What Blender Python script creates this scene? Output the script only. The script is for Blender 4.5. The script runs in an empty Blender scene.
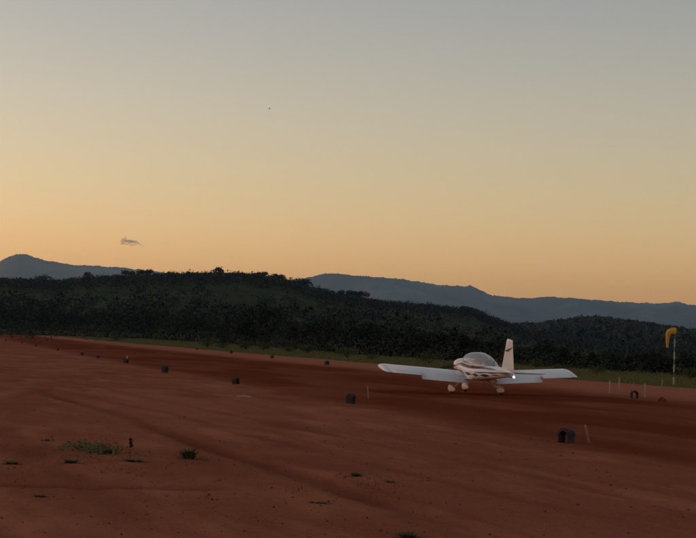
import bpy, bmesh, math, random
import numpy as np
from mathutils import Vector, Matrix

# ------------------------------------------------------------------ camera, sky, sun, exposure
sc = bpy.context.scene
COL = sc.collection
FPX, PITCH, ROLL, CAMH = 1800.0, math.radians(2.36), math.radians(1.8), 1.65   # focal length in photo pixels (photo is 696 x 538)
cd = bpy.data.cameras.new('camera')
cam = bpy.data.objects.new('camera', cd); COL.objects.link(cam)
cd.sensor_fit = 'HORIZONTAL'; cd.sensor_width = 36.0; cd.lens = 36.0 * FPX / 696.0
cd.clip_start = 0.1; cd.clip_end = 60000
cam.matrix_world = Matrix.Translation((0, 0, CAMH)) @ Matrix.Rotation(math.pi / 2 + PITCH, 4, 'X') @ Matrix.Rotation(ROLL, 4, 'Z')
sc.camera = cam

SUN_AZ, SUN_EL = math.radians(-74), math.radians(2.5)    # the sun has gone down off to the left of the view
w = bpy.data.worlds.new('World'); sc.world = w; w.use_nodes = True
wt = w.node_tree; bg = wt.nodes['Background']
sky = wt.nodes.new('ShaderNodeTexSky'); sky.sky_type = 'NISHITA'; sky.sun_disc = False
sky.sun_elevation = SUN_EL; sky.sun_rotation = SUN_AZ
sky.air_density = 0.8; sky.dust_density = 1.0; sky.ozone_density = 0.7
tint = wt.nodes.new('ShaderNodeMix'); tint.data_type = 'RGBA'; tint.blend_type = 'MULTIPLY'; tint.inputs[0].default_value = 1.0
tint.inputs[7].default_value = (1.37, 1.055, 1.045, 1)     # white balance of the phone camera
wt.links.new(sky.outputs[0], tint.inputs[6])
geo = wt.nodes.new('ShaderNodeTexCoord'); sep = wt.nodes.new('ShaderNodeSeparateXYZ'); ramp = wt.nodes.new('ShaderNodeValToRGB')   # dusk layers by height above the horizon, all round
wt.links.new(geo.outputs['Generated'], sep.inputs[0]); wt.links.new(sep.outputs['Z'], ramp.inputs[0])
er = ramp.color_ramp.elements; er[0].position = 0.0; er[0].color = (1.22, 1.06, 1.0, 1); er[1].position = .55; er[1].color = (1.02, .98, .90, 1)
for pos, c in ((.045, (1.15, 1.03, 1.0, 1)), (.087, (1.07, 1.04, .97, 1)), (.13, (1.02, 1.03, 1.02, 1)), (.19, (.93, .97, 1.0, 1)), (.26, (.90, .94, .98, 1))):
    e = er.new(pos); e.color = c
lay = wt.nodes.new('ShaderNodeMix'); lay.data_type = 'RGBA'; lay.blend_type = 'MULTIPLY'; lay.inputs[0].default_value = 1.0
wt.links.new(tint.outputs[2], lay.inputs[6]); wt.links.new(ramp.outputs[0], lay.inputs[7]); wt.links.new(lay.outputs[2], bg.inputs[0])
bg.inputs[1].default_value = 0.15
sun = bpy.data.lights.new('sun', 'SUN'); sun.energy = 0.015; sun.angle = math.radians(12); sun.color = (1, 0.72, 0.45)
so = bpy.data.objects.new('sun', sun); COL.objects.link(so)
sd = Vector((math.sin(SUN_AZ) * math.cos(SUN_EL), math.cos(SUN_AZ) * math.cos(SUN_EL), math.sin(SUN_EL)))
so.rotation_euler = sd.to_track_quat('Z', 'Y').to_euler()
sc.view_settings.view_transform = 'Standard'; sc.view_settings.look = 'None'
sc.view_settings.gamma = 1; sc.view_settings.use_curve_mapping = False
sc.view_settings.exposure = 0.82
sc.render.engine = 'CYCLES'
sc.cycles.use_denoising = True
sc.cycles.max_bounces = 8; sc.cycles.volume_bounces = 1; sc.cycles.transparent_max_bounces = 12

rng = np.random.default_rng(7); random.seed(7)

# ------------------------------------------------------------------ pixel -> direction, and the lie of the land
def ray(x, y):
    u, v = x - 348.0, -(y - 269.0)
    c, s = math.cos(ROLL), math.sin(ROLL); a, b = c * u - s * v, s * u + c * v
    cp, sp = math.cos(PITCH), math.sin(PITCH)
    return np.array([a, FPX * cp - b * sp, FPX * sp + b * cp]) / FPX
def azel(x, y):
    d = ray(x, y); return math.atan2(d[0], d[1]), d[2] / math.hypot(d[0], d[1])
TH = math.radians(-12.5)                                   # compass of the airstrip, from the camera's axis
RX, RY, NX, NY = math.sin(TH), math.cos(TH), math.cos(TH), -math.sin(TH)
def sD(x, y): return x * RX + y * RY, x * NX + y * NY       # along the strip, across it
def xy(s, D): return s * RX + D * NX, s * RY + D * NY
def sstep(a, b, t):
    t = np.clip((t - a) / (b - a), 0, 1); return t * t * (3 - 2 * t)
_perm = np.random.default_rng(3).random((256, 256))
def vnoise(x, y, seed=0):
    x = np.asarray(x, float) + seed * 17.3; y = np.asarray(y, float) + seed * 7.9
    xi, yi = np.floor(x).astype(int), np.floor(y).astype(int); fx, fy = x - xi, y - yi
    fx = fx * fx * (3 - 2 * fx); fy = fy * fy * (3 - 2 * fy)
    g = lambda i, j: _perm[i % 256, j % 256]
    return (g(xi, yi) * (1 - fx) + g(xi + 1, yi) * fx) * (1 - fy) + (g(xi, yi + 1) * (1 - fx) + g(xi + 1, yi + 1) * fx) * fy
def fbm(x, y, o=4, seed=0):
    r = 0; a = .5
    for k in range(o): r = r + a * (vnoise(x * 2 ** k, y * 2 ** k, seed + k) - .5); a *= .5
    return r
def segdist(x, y, a, b):
    ax, ay = a; bx, by = b; dx, dy = bx - ax, by - ay; L = math.hypot(dx, dy)
    t = ((x - ax) * dx + (y - ay) * dy) / L; return ((x - ax) * dy - (y - ay) * dx) / L, t, L
def base_z(x, y):
    s, D = sD(x, y)
    r = np.hypot(x, y)
    z = 3.3e-6 * np.clip(s, 0, 560) ** 2
    z = z * (1 - sstep(60, 140, D)) - 3.2 * sstep(60, 170, D) * (1 - sstep(5, 60, -D) * 0)
    z = z * (1 - sstep(700, 1100, r)) - 3.2 * sstep(700, 1100, r) * (1 - sstep(60, 170, D))
    return z
# ruts pressed into the dirt, in strip coordinates: (s0, D0, s1, D1, depth, width)
RUTS = [(56, 2.6, 15, 4.7, .036, .24), (70, 2.2, 15, 6.6, .016, .18), (70, 3.7, 15, 8.1, .014, .18), (60, 7.5, 12, 8.4, .010, .25),
        (60, 9.0, 12, 9.9, .010, .25), (200, 15.5, 20, 17.5, .02, .45), (200, 17.3, 20, 19.3, .018, .45), (120, -3, 14, 1.8, .012, .2)]
def dirt(x, y):
    """small relief of the dirt; returns dz, rut mask, pale mask"""
    s, D = sD(x, y)
    ed = D + 1.1 * fbm(s * .09, D * .05, 3, 11) + .5 * fbm(s * .5, D * .5, 2, 14)
    strip = (.72 * sstep(9.2, 11.9, ed) + .28 * sstep(10, 14, D)) * (.62 + .38 * sstep(.3, .6, vnoise(s * .11, D * .45, 71))) * (1 - sstep(23.5, 26.5, D + 2.2 * fbm(s * .05, D * .1, 3, 21)))
    dz = -.05 * strip + .05 * np.exp(-((ed - 10.2) / .45) ** 2) * (.6 + fbm(s * .8, D * .8, 2, 5))
    fade = np.clip(60 / np.maximum(np.hypot(x, y), 60), .15, 1)
    dz = dz + .045 * fbm(x * .25, y * .25, 2, 1) + .022 * fbm(x * 1.7, y * 1.7, 3, 2) * fade
    rut = np.zeros_like(x)
    for k, (s0, D0, s1, D1, dep, wid) in enumerate(RUTS):
        d, t, L = segdist(s, D, (s0, D0), (s1, D1))
        d = d + .5 * fbm(t * .12, t * 0 + k, 3, 30 + k)
        m = np.exp(-(d / wid) ** 2) * sstep(0, 3, t) * (1 - sstep(L - 4, L, t)) * (.5 + .9 * vnoise(t * .35, t * 0, 40 + k))
        dz = dz - dep * m + dep * .4 * np.exp(-((np.abs(d) - wid * 1.5) / (wid * .5)) ** 2) * sstep(0, 3, t)
        rut = np.maximum(rut, m * min(1, dep / .045))
    # low broken ledge that crosses the foreground about twenty metres out
    q = y - 20.1 - .9 * fbm(x * .35, y * 0 + 4, 3, 60) - .05 * x
    br = sstep(.46, .62, vnoise(x * .42, x * 0, 64))
    led = np.exp(-(q / .22) ** 2) * br * (1 - sstep(1.0, 3.4, x))
    dz = dz - .05 * led; rut = np.maximum(rut, led * .9)
    return dz, np.clip(rut, 0, 1), np.clip(1 - strip, 0, 1)
def ground_z(x, y):
    x = np.atleast_1d(np.asarray(x, float)); y = np.atleast_1d(np.asarray(y, float))
    return base_z(x, y) + dirt(x, y)[0]
def gz(x, y): return float(ground_z(x, y)[0])
def hit(px, py):
    """where the line of sight through a photo pixel meets the ground"""
    d = ray(px, py); t = -CAMH / min(d[2], -1e-4)
    for i in range(120):
        z = float(base_z(np.array([d[0] * t]), np.array([d[1] * t]))[0]); t = .75 * t + .25 * (z - CAMH) / d[2]
    return d[0] * t, d[1] * t

# hills: crest lines read from the photo (x, y of the tree tops), given their own distance
def prof(pts):
    a = [azel(*p) for p in pts]; A = np.array([q[0] for q in a]); E = np.array([q[1] for q in a])
    return lambda az: np.interp(az, A, E)
CREST_A = prof([(-260, 292), (-120, 284), (-40, 281), (0, 279), (30, 280), (60, 281), (90, 277), (130, 276), (165, 274), (200, 273), (225, 273), (260, 275), (285, 279), (310, 287),
                (340, 294), (380, 301), (430, 305), (475, 310), (500, 321), (530, 331), (580, 339), (640, 344), (700, 348), (800, 353), (900, 357)])
CREST_B = prof([(300, 335), (420, 330), (480, 325), (510, 324), (535, 324), (560, 320), (580, 317.5), (597, 316.5), (615, 319), (640, 322), (670, 327), (700, 330), (780, 334), (900, 345)])
CREST_C = prof([(-400, 285), (-250, 268), (-150, 272), (-60, 270), (-10, 263.5), (0, 260.5), (11, 256), (20, 253.2), (27, 254.2), (36, 257.8), (46, 260.2), (70, 264), (100, 266), (128, 268), (160, 272), (200, 276), (250, 281), (290, 281),
                (310, 277), (325, 273.5), (338, 273), (350, 275), (375, 277), (410, 280), (440, 285), (462, 286), (470, 285.5), (480, 290), (490, 294.5), (515, 298), (545, 297), (580, 298),
                (610, 301), (640, 303), (660, 303.5), (675, 301.5), (690, 305), (740, 306), (850, 300), (1000, 318), (1150, 340)])
RA0, RA1, RA2 = 430., 1300., 1900.
RB0, RB1, RB2 = 1250., 2300., 3100.
def hill_z(kind, az, r):
    if kind == 'A':
        zc = CAMH + CREST_A(az) * RA1 - 6.5; z0 = -4.2
        t = np.clip((r - RA0) / (RA1 - RA0), 0, 1); up = z0 + (zc - z0) * (.35 * t + .65 * t * t * (3 - 2 * t))
        dn = sstep(RA1, RA2, r); z = up * (1 - dn) + (-6.0) * dn
        return z + fbm(az * 160, r * .008, 3, 80) * 4 * sstep(RA0, RA0 + 250, r) * (1 - sstep(RA1 - 150, RA1, r))
    if kind == 'B':
        zc = CAMH + CREST_B(az) * RB1 - 7; z0 = -5.2
        t = np.clip((r - RB0) / (RB1 - RB0), 0, 1); up = z0 + (zc - z0) * (t * t * (3 - 2 * t))
        dn = sstep(RB1, RB2, r); return up * (1 - dn) + (-6.0) * dn + fbm(az * 120, r * .004, 3, 90) * 10 * t * (1 - sstep(RB1 - 300, RB1, r))
    zc = CAMH + CREST_C(az) * 14000. + (16 * fbm(az * 260, az * 0 + 3, 5, 140) + 9 * (vnoise(az * 2400, az * 0, 141) - .5)) * sstep(13650, 14000, r)
    t = np.clip((r - 8200) / 5800, 0, 1); dn = sstep(14000, 17300, r)
    rid = np.abs(fbm(az * 22, r * .0004, 4, 100)) * 2
    z = -6 + (zc + 6) * (t ** 1.25) * (1 - dn)
    return z - rid * 420 * t * (1 - sstep(12900, 14000, r))

# ------------------------------------------------------------------ materials
MATS = {}
def mat(name, col, rough=.6, metal=0., var=.12, scale=6., bump=0., bscale=30., alpha=1., coat=0., emit=0., rnd=0., spec=.5, coord='Object'):
    if name in MATS: return MATS[name]
    m = bpy.data.materials.new(name); m.use_nodes = True; t = m.node_tree; p = t.nodes['Principled BSDF']
    p.inputs['Roughness'].default_value = rough; p.inputs['Metallic'].default_value = metal; p.inputs['Alpha'].default_value = alpha
    p.inputs['Coat Weight'].default_value = coat; p.inputs['Specular IOR Level'].default_value = spec
    tc = t.nodes.new('ShaderNodeTexCoord'); n = t.nodes.new('ShaderNodeTexNoise'); n.inputs['Scale'].default_value = scale; n.inputs['Detail'].default_value = 5
    t.links.new(tc.outputs[coord], n.inputs['Vector'])
    mr = t.nodes.new('ShaderNodeMapRange'); mr.inputs[3].default_value = 1 - var * 1.6; mr.inputs[4].default_value = 1 + var * 1.6
    mr.inputs[1].default_value = .25; mr.inputs[2].default_value = .75
    t.links.new(n.outputs[0], mr.inputs[0]); val = mr.outputs[0]
    if rnd:
        oi = t.nodes.new('ShaderNodeObjectInfo'); r2 = t.nodes.new('ShaderNodeMapRange'); r2.inputs[3].default_value = 1 - rnd; r2.inputs[4].default_value = 1 + rnd
        t.links.new(oi.outputs['Random'], r2.inputs[0]); mm = t.nodes.new('ShaderNodeMath'); mm.operation = 'MULTIPLY'
        t.links.new(val, mm.inputs[0]); t.links.new(r2.outputs[0], mm.inputs[1]); val = mm.outputs[0]
    v = t.nodes.new('ShaderNodeVectorMath'); v.operation = 'SCALE'; v.inputs[0].default_value = col[:3]
    t.links.new(val, v.inputs['Scale']); t.links.new(v.outputs[0], p.inputs['Base Color'])
    if bump:
        nb = t.nodes.new('ShaderNodeTexNoise'); nb.inputs['Scale'].default_value = bscale; nb.inputs['Detail'].default_value = 6
        t.links.new(tc.outputs[coord], nb.inputs['Vector']); b = t.nodes.new('ShaderNodeBump'); b.inputs['Strength'].default_value = bump; b.inputs['Distance'].default_value = .02
        t.links.new(nb.outputs[0], b.inputs['Height']); t.links.new(b.outputs[0], p.inputs['Normal'])
    if emit: p.inputs['Emission Color'].default_value = (*col[:3], 1); p.inputs['Emission Strength'].default_value = emit
    MATS[name] = m; return m

def foliage(name, c0, c1, rnd=.25, trans=.25, scale=.8, isl=.5):
    m = bpy.data.materials.new(name); m.use_nodes = True; t = m.node_tree; p = t.nodes['Principled BSDF']
    p.inputs['Roughness'].default_value = .7; p.inputs['Specular IOR Level'].default_value = .2
    g = t.nodes.new('ShaderNodeNewGeometry'); n = t.nodes.new('ShaderNodeTexNoise'); n.inputs['Scale'].default_value = scale; n.inputs['Detail'].default_value = 4
    t.links.new(g.outputs['Position'], n.inputs['Vector'])
    add = t.nodes.new('ShaderNodeMath'); add.operation = 'MULTIPLY_ADD'; add.inputs[1].default_value = isl; t.links.new(g.outputs['Random Per Island'], add.inputs[0])
    mr = t.nodes.new('ShaderNodeMapRange'); mr.inputs[1].default_value = .3; mr.inputs[2].default_value = .7; mr.inputs[3].default_value = 0; mr.inputs[4].default_value = 1 - isl
    t.links.new(n.outputs[0], mr.inputs[0]); t.links.new(mr.outputs[0], add.inputs[2])
    mx = t.nodes.new('ShaderNodeMix'); mx.data_type = 'RGBA'; mx.inputs[6].default_value = (*c0, 1); mx.inputs[7].default_value = (*c1, 1)
    t.links.new(add.outputs[0], mx.inputs[0])
    oi = t.nodes.new('ShaderNodeObjectInfo'); r2 = t.nodes.new('ShaderNodeMapRange'); r2.inputs[3].default_value = 1 - rnd; r2.inputs[4].default_value = 1 + rnd
    t.links.new(oi.outputs['Random'], r2.inputs[0]); v = t.nodes.new('ShaderNodeVectorMath'); v.operation = 'SCALE'
    t.links.new(mx.outputs[2], v.inputs[0]); t.links.new(r2.outputs[0], v.inputs['Scale']); t.links.new(v.outputs[0], p.inputs['Base Color'])
    tr = t.nodes.new('ShaderNodeBsdfTranslucent'); t.links.new(v.outputs[0], tr.inputs[0])
    ms = t.nodes.new('ShaderNodeMixShader'); ms.inputs[0].default_value = trans
    t.links.new(p.outputs[0], ms.inputs[1]); t.links.new(tr.outputs[0], ms.inputs[2]); t.links.new(ms.outputs[0], t.nodes['Material Output'].inputs[0])
    MATS[name] = m; return m

def ground_mat():
    m = bpy.data.materials.new('red_dirt_and_turf'); m.use_nodes = True; t = m.node_tree; N = t.nodes; L = t.links; p = N['Principled BSDF']
    p.inputs['Roughness'].default_value = 1.; p.inputs['Specular IOR Level'].default_value = 0.
    tc = N.new('ShaderNodeTexCoord')
    def noise(scale, det=5, stretch=None, rough=.55):
        n = N.new('ShaderNodeTexNoise'); n.inputs['Scale'].default_value = scale; n.inputs['Detail'].default_value = det; n.inputs['Roughness'].default_value = rough
        if stretch:
            mp = N.new('ShaderNodeMapping'); mp.vector_type = 'TEXTURE'; mp.inputs['Rotation'].default_value = (0, 0, math.pi / 2 - TH); mp.inputs['Scale'].default_value = tuple(1 / q for q in stretch)
            # strip direction becomes x
            L.new(tc.outputs['Object'], mp.inputs['Vector']); L.new(mp.outputs[0], n.inputs['Vector'])
        else: L.new(tc.outputs['Object'], n.inputs['Vector'])
        return n.outputs[0]
    def rng_(v, a, b, c=0., d=1.):
        r = N.new('ShaderNodeMapRange'); r.inputs[1].default_value = a; r.inputs[2].default_value = b; r.inputs[3].default_value = c; r.inputs[4].default_value = d; L.new(v, r.inputs[0]); return r.outputs[0]
    def mixc(f, a, b):
        x = N.new('ShaderNodeMix'); x.data_type = 'RGBA'
        for i, q in ((6, a), (7, b)):
            if isinstance(q, tuple): x.inputs[i].default_value = (*q, 1)
            else: L.new(q, x.inputs[i])
        if isinstance(f, float): x.inputs[0].default_value = f
        else: L.new(f, x.inputs[0])
        return x.outputs[2]
    def mul(a, b):
        x = N.new('ShaderNodeMath'); x.operation = 'MULTIPLY'
        for i, q in ((0, a), (1, b)):
            if isinstance(q, float): x.inputs[i].default_value = q
            else: L.new(q, x.inputs[i])
        return x.outputs[0]
    def attr(n):
        a = N.new('ShaderNodeAttribute'); a.attribute_name = n; return a.outputs['Fac']
    pale = mixc(rng_(noise(.35, 6), .3, .7), (.252, .085, .046), (.312, .115, .066))
    pale = mixc(mul(rng_(noise(.8, 7, (.22, 1, 1), .6), .50, .70), .9), pale, (.43, .168, .096))      # dry dusty scuffs along the traffic
    pale = mixc(mul(rng_(noise(.55, 7, (.2, 1, 1), .62), .55, .68), .6), pale, (.185, .053, .028))   # damp darker streaks
    pale = mixc(mul(rng_(noise(34, 3), .50, .68), .35), pale, (.20, .066, .036))                       # grit
    pale = mixc(mul(rng_(noise(55, 2), .55, .72), .35), pale, (.46, .22, .15))
    dark = mixc(rng_(noise(.5, 6, (.3, 1, 1)), .3, .7), (0.142, 0.037, 0.018), (0.180, 0.050, 0.024))
    c = mixc(attr('pale'), dark, pale)
    c = mixc(mul(attr('dry'), rng_(noise(.6, 6, (.3, 1, 1)), .25, .6, .45, 1.)), c, (0.375, 0.146, 0.092))
    c = mixc(mul(attr('rut'), .6), c, (0.109, 0.027, 0.014))
    c = mixc(rng_(noise(9, 4), .58, .75, 0., .45), c, (0.112, 0.032, 0.017))                    # clods and pebbles
    c = mixc(rng_(noise(14, 3), .62, .75, 0., .5), c, (0.310, 0.112, 0.069))
    gr = mixc(rng_(noise(.25, 5), .3, .7), (.112, .104, .035), (.160, .136, .052))
    c = mixc(attr('turf'), c, gr)
    L.new(c, p.inputs['Base Color'])
    b = N.new('ShaderNodeBump'); b.inputs['Strength'].default_value = .9; b.inputs['Distance'].default_value = .05
    L.new(noise(5, 8, None, .65), b.inputs['Height']); L.new(b.outputs[0], p.inputs['Normal'])
    return m

def newmesh(name, V, F, material=None, smooth=False):
    me = bpy.data.meshes.new(name); me.from_pydata([tuple(v) for v in V], [], [tuple(f) for f in F]); me.update()
    if smooth: me.polygons.foreach_set('use_smooth', [True] * len(me.polygons))
    if material: me.materials.append(material)
    return me
def npmesh(name, V, F, material=None, smooth=False, normals=None):
    """fast mesh from arrays; every face has the same number of corners"""
    V = np.asarray(V, np.float32); F = np.asarray(F, np.int32); k = F.shape[1]
    me = bpy.data.meshes.new(name); me.vertices.add(len(V)); me.vertices.foreach_set('co', V.ravel())
    me.loops.add(F.size); me.loops.foreach_set('vertex_index', F.ravel())
    me.polygons.add(len(F)); me.polygons.foreach_set('loop_start', np.arange(0, F.size, k, dtype=np.int32))
    me.update(calc_edges=True)
    if smooth: me.polygons.foreach_set('use_smooth', np.ones(len(F), bool))
    if material: me.materials.append(material)
    me.validate()
    if normals is not None:
        me.polygons.foreach_set('use_smooth', np.ones(len(F), bool)); n = np.asarray(normals, np.float32); n = n / np.linalg.norm(n, axis=1)[:, None]; me.normals_split_custom_set_from_vertices(n.tolist())
    return me
def obj(name, me, parent=None, loc=None):
    o = bpy.data.objects.new(name, me); COL.objects.link(o)
    if parent is not None: o.parent = parent
    if loc is not None: o.location = loc
    return o
def thing(name, label, cat, loc=(0, 0, 0), group=None, rot=None):
    o = bpy.data.objects.new(name, None); COL.objects.link(o); o.location = loc; o.empty_display_size = .2
    if rot is not None: o.rotation_euler = rot
    return tag(o, label, cat, group)
def tag(o, label=None, cat=None, group=None, kind=None):
    for k, v in (('label', label), ('category', cat), ('group', group), ('kind', kind)):
        if v: o[k] = v
    return o

# ------------------------------------------------------------------ ground
def grid_faces(nr, na, wrap):
    i, j = np.meshgrid(np.arange(nr - 1), np.arange(na if wrap else na - 1), indexing='ij'); k = (j + 1) % na
    return np.stack([i * na + j, i * na + k, (i + 1) * na + k, (i + 1) * na + j], -1).reshape(-1, 4)[:, ::-1]
fine = np.radians(np.arange(-15, 15.01, .08)); coarse = np.radians(np.arange(20, 341, 8.))
AZ = np.concatenate([fine, coarse])
dpx = np.arange(330, 7, -.75); R = np.concatenate([[.05, 1, 2.5, 5, 7.5], CAMH * FPX / dpx, np.geomspace(430, 18000, 74)])
rr, aa = np.meshgrid(R, AZ, indexing='ij'); X, Y = rr * np.sin(aa), rr * np.cos(aa)
dz, rut, pale = dirt(X, Y)
Z = base_z(X, Y) + dz * (1 - sstep(400, 700, rr))
s_, D_ = sD(X, Y)
edge = D_ + 2.4 * fbm(s_ * .06, D_ * .1, 4, 50)
turf = sstep(33.2, 35.0, edge)
turf = np.maximum(turf, sstep(575, 620, s_ + 12 * fbm(X * .05, Y * .05, 3, 51)))
turf = np.maximum(turf, sstep(40, 60, -D_))
dry = .55 * sstep(1, 5, D_) * (1 - sstep(9, 10.5, D_)) * sstep(26, 44, s_) * (1 - sstep(120, 260, s_)) * sstep(.3, .7, vnoise(s_ * .13, D_ * .5, 77))
dry = np.maximum(dry, sstep(24.5, 28.5, D_ + 2.2 * fbm(s_ * .05, D_ * .1, 3, 21)))
me = npmesh('ground', np.stack([X, Y, Z], -1).reshape(-1, 3), grid_faces(len(R), len(AZ), True), ground_mat(), True)
for nm, a in (('rut', rut), ('pale', pale), ('turf', turf), ('dry', dry)):
    at = me.attributes.new(nm, 'FLOAT', 'POINT'); at.data.foreach_set('value', a.ravel().astype(np.float32))
tag(obj('ground', me), kind='structure')

def hill(name, kind, r0, r1, n, a0, a1, da, material):
    az = np.radians(np.arange(a0, a1, da)); r = np.linspace(r0, r1, n); rr, aa = np.meshgrid(r, az, indexing='ij')
    z = hill_z(kind, aa, rr); side = sstep(0, math.radians(2.5), aa - az[0]) * sstep(0, math.radians(2.5), az[-1] - aa)
    z = -7 + (z + 7) * side
    V = np.stack([rr * np.sin(aa), rr * np.cos(aa), z], -1).reshape(-1, 3)
    return tag(obj(name, npmesh(name, V, grid_faces(n, len(az), False), material, True)), kind='structure')
hillmat = mat('hill_scrub', (.046, .057, .031), .95, var=.3, scale=.02, spec=.0)
mountmat = mat('mountain_forest_hazed', (.078, .098, .112), .95, var=.45, scale=.0016, spec=.05)  # forest colour lightened and blued, carrying part of the distance haze
hill('wooded_hill', 'A', RA0 - 30, RA2, 70, -17, 17, .2, hillmat)
hill('low_hill', 'B', RB0 - 50, RB2, 60, -6, 18, .15, hillmat)
def added_block_ridge():
    # unseen ridge added at the left, raised to block the low orange sky
    az = np.radians(np.arange(-125, -13.9, .5)); r = np.linspace(650, 1900, 40); rr, aa = np.meshgrid(r, az, indexing='ij'); dg = np.degrees(aa)
    el = np.interp(dg, [-125, -108, -85, -55, -32, -20, -14], [-.004, .065, .108, .112, .098, .045, .0]) + .012 * fbm(dg * .08, dg * 0, 4, 130)
    t = np.clip((rr - 650) / 700, 0, 1); z = -7 + (CAMH + el * 1350 + 7) * t * t * (3 - 2 * t) * (1 - sstep(1350, 1900, rr)) + 6 * fbm(dg * .3, rr * .01, 3, 131) * t
    V = np.stack([rr * np.sin(aa), rr * np.cos(aa), z], -1).reshape(-1, 3)
    tag(obj('added_block_ridge', npmesh('added_block_ridge', V, grid_faces(40, len(az), False), hillmat, True)), kind='structure')
added_block_ridge()
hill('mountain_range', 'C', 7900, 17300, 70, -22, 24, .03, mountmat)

# ------------------------------------------------------------------ foliage meshes
LN = [None]
def leaf_cloud(centres, radii, n, size, rg, squash=1., shell=.55):
    """n leaf clumps (bent quads, two triangles each) spread through ellipsoid lobes; returns V, F"""
    c = np.asarray(centres, float); rad = np.asarray(radii, float); wgt = rad ** 2; k = rg.choice(len(c), n, p=wgt / wgt.sum())
    d = rg.normal(size=(n, 3)); d /= np.linalg.norm(d, axis=1)[:, None]
    q = shell + (1 - shell) * rg.random(n) ** .6; q *= 1 + .14 * rg.normal(size=n)
    P = c[k] + d * (rad[k] * q)[:, None] * np.array([1, 1, squash])
    a = np.cross(d + .9 * rg.normal(size=(n, 3)), rg.normal(size=(n, 3))); a /= np.linalg.norm(a, axis=1)[:, None]
    b = np.cross(a, d + .6 * rg.normal(size=(n, 3))); b /= np.linalg.norm(b, axis=1)[:, None]
    b *= np.where((np.cross(a, b) * d).sum(1) < 0, -1., 1.)[:, None]
    s = size * (.55 + .9 * rg.random(n))[:, None]; u = np.cross(a, b) * s * .3
    V = np.stack([P - a * s, P - b * s * .7 + u, P + a * s, P + b * s * .7 + u], 1).reshape(-1, 3)
    i = np.arange(n)[:, None] * 4
    F = np.concatenate([i + [0, 1, 2], i + [0, 2, 3]], 1).reshape(-1, 3)
    LN[0] = np.repeat(d + np.array([0, 0, .3]) + .25 * rg.normal(size=d.shape), 4, 0)
    return V, F
def tube(path, rad, n=7, cap=True):
    """tapered tube along a path"""
    V, F = [], []; P = [Vector(p) for p in path]
    for i, p in enumerate(P):
        t = (P[min(i + 1, len(P) - 1)] - P[max(i - 1, 0)]).normalized(); a = t.orthogonal().normalized() if i == 0 else (a - t * a.dot(t)).normalized(); b = t.cross(a)
        for k in range(n):
            an = 2 * math.pi * k / n; V.append(p + (a * math.cos(an) + b * math.sin(an)) * rad[i])
    for i in range(len(P) - 1):
        for k in range(n): F.append((i * n + k, i * n + (k + 1) % n, (i + 1) * n + (k + 1) % n, (i + 1) * n + k))
    if cap: F.append(tuple(range(n))[::-1]); F.append(tuple((len(P) - 1) * n + k for k in range(n)))
    return V, F
def merge(parts):
    V, F = [], []
    for v, f in parts:
        o = len(V); V += [tuple(q) for q in v]; F += [tuple(i + o for i in g) for g in f]
    return V, F
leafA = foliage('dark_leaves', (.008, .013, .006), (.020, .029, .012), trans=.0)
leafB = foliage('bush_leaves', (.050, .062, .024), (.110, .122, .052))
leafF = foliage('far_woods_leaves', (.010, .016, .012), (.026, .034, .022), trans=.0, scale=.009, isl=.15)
bark = mat('bark', (.040, .032, .026), .9, var=.3, scale=4)

def tree_mesh(seed, kind):
    """unit-height tree: trunk with limbs, crown of leaf clumps"""
    rg = np.random.default_rng(seed); parts = []; cen, rad = [], []
    if kind == 'round': lobes, spread, low, lr = 9, .30, .42, .20
    elif kind == 'tall': lobes, spread, low, lr = 9, .17, .34, .15
    elif kind == 'umbrella': lobes, spread, low, lr = 8, .36, .70, .15
    else: lobes, spread, low, lr = 8, .36, .22, .24                       # bushy to the ground
    parts.append(tube([(0, 0, -.03), (rg.normal() * .01, rg.normal() * .01, low * .6), (rg.normal() * .02, rg.normal() * .02, .75)], [.032, .024, .008]))
    for i in range(lobes):
        an = i * 2.4 + rg.random(); h = low + (1 - lr * 1.1 - low) * (i / (lobes - 1)) ** .9 + rg.normal() * .02
        ex = spread * (1 - .75 * max(0, (h - low) / (1 - low)) ** 1.5) * (.7 + .5 * rg.random())
        if kind == 'umbrella': ex = spread * (.3 + .7 * rg.random())
        c = (math.cos(an) * ex, math.sin(an) * ex, h); cen.append(c); rad.append(lr * (.75 + .5 * rg.random()))
        parts.append(tube([(0, 0, max(.12, h * .62)), (c[0] * .55, c[1] * .55, h * .86), c], [.014, .009, .003], 5, False))
    V, F = merge(parts); tm = newmesh('trunk', V, F, bark, True)
    V, F = leaf_cloud(cen, rad, 900, .032, rg, .85)
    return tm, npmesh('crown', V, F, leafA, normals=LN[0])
TREES = {k: [tree_mesh(s, k) for s in ss] for k, ss in (('round', (1, 2, 3)), ('tall', (4, 5)), ('umbrella', (6,)), ('bushy', (7, 8, 9)))}
def shrub_mesh(seed):
    rg = np.random.default_rng(seed); cen = [(rg.normal() * .28, rg.normal() * .28, .42 + rg.random() * .25) for i in range(7)]; rad = [.28 + .15 * rg.random() for i in range(7)]
    parts = [tube([(0, 0, -.03), (c[0] * .4, c[1] * .4, c[2] * .5), c], [.03, .02, .008], 5, False) for c in cen]
    V, F = merge(parts); tm = newmesh('stem', V, F, bark)
    V, F = leaf_cloud(cen, rad, 420, .055, rg, .85); return tm, npmesh('foliage', V, F, leafB, normals=LN[0])
SHRUBS = [shrub_mesh(s) for s in (21, 22, 23)]

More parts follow.
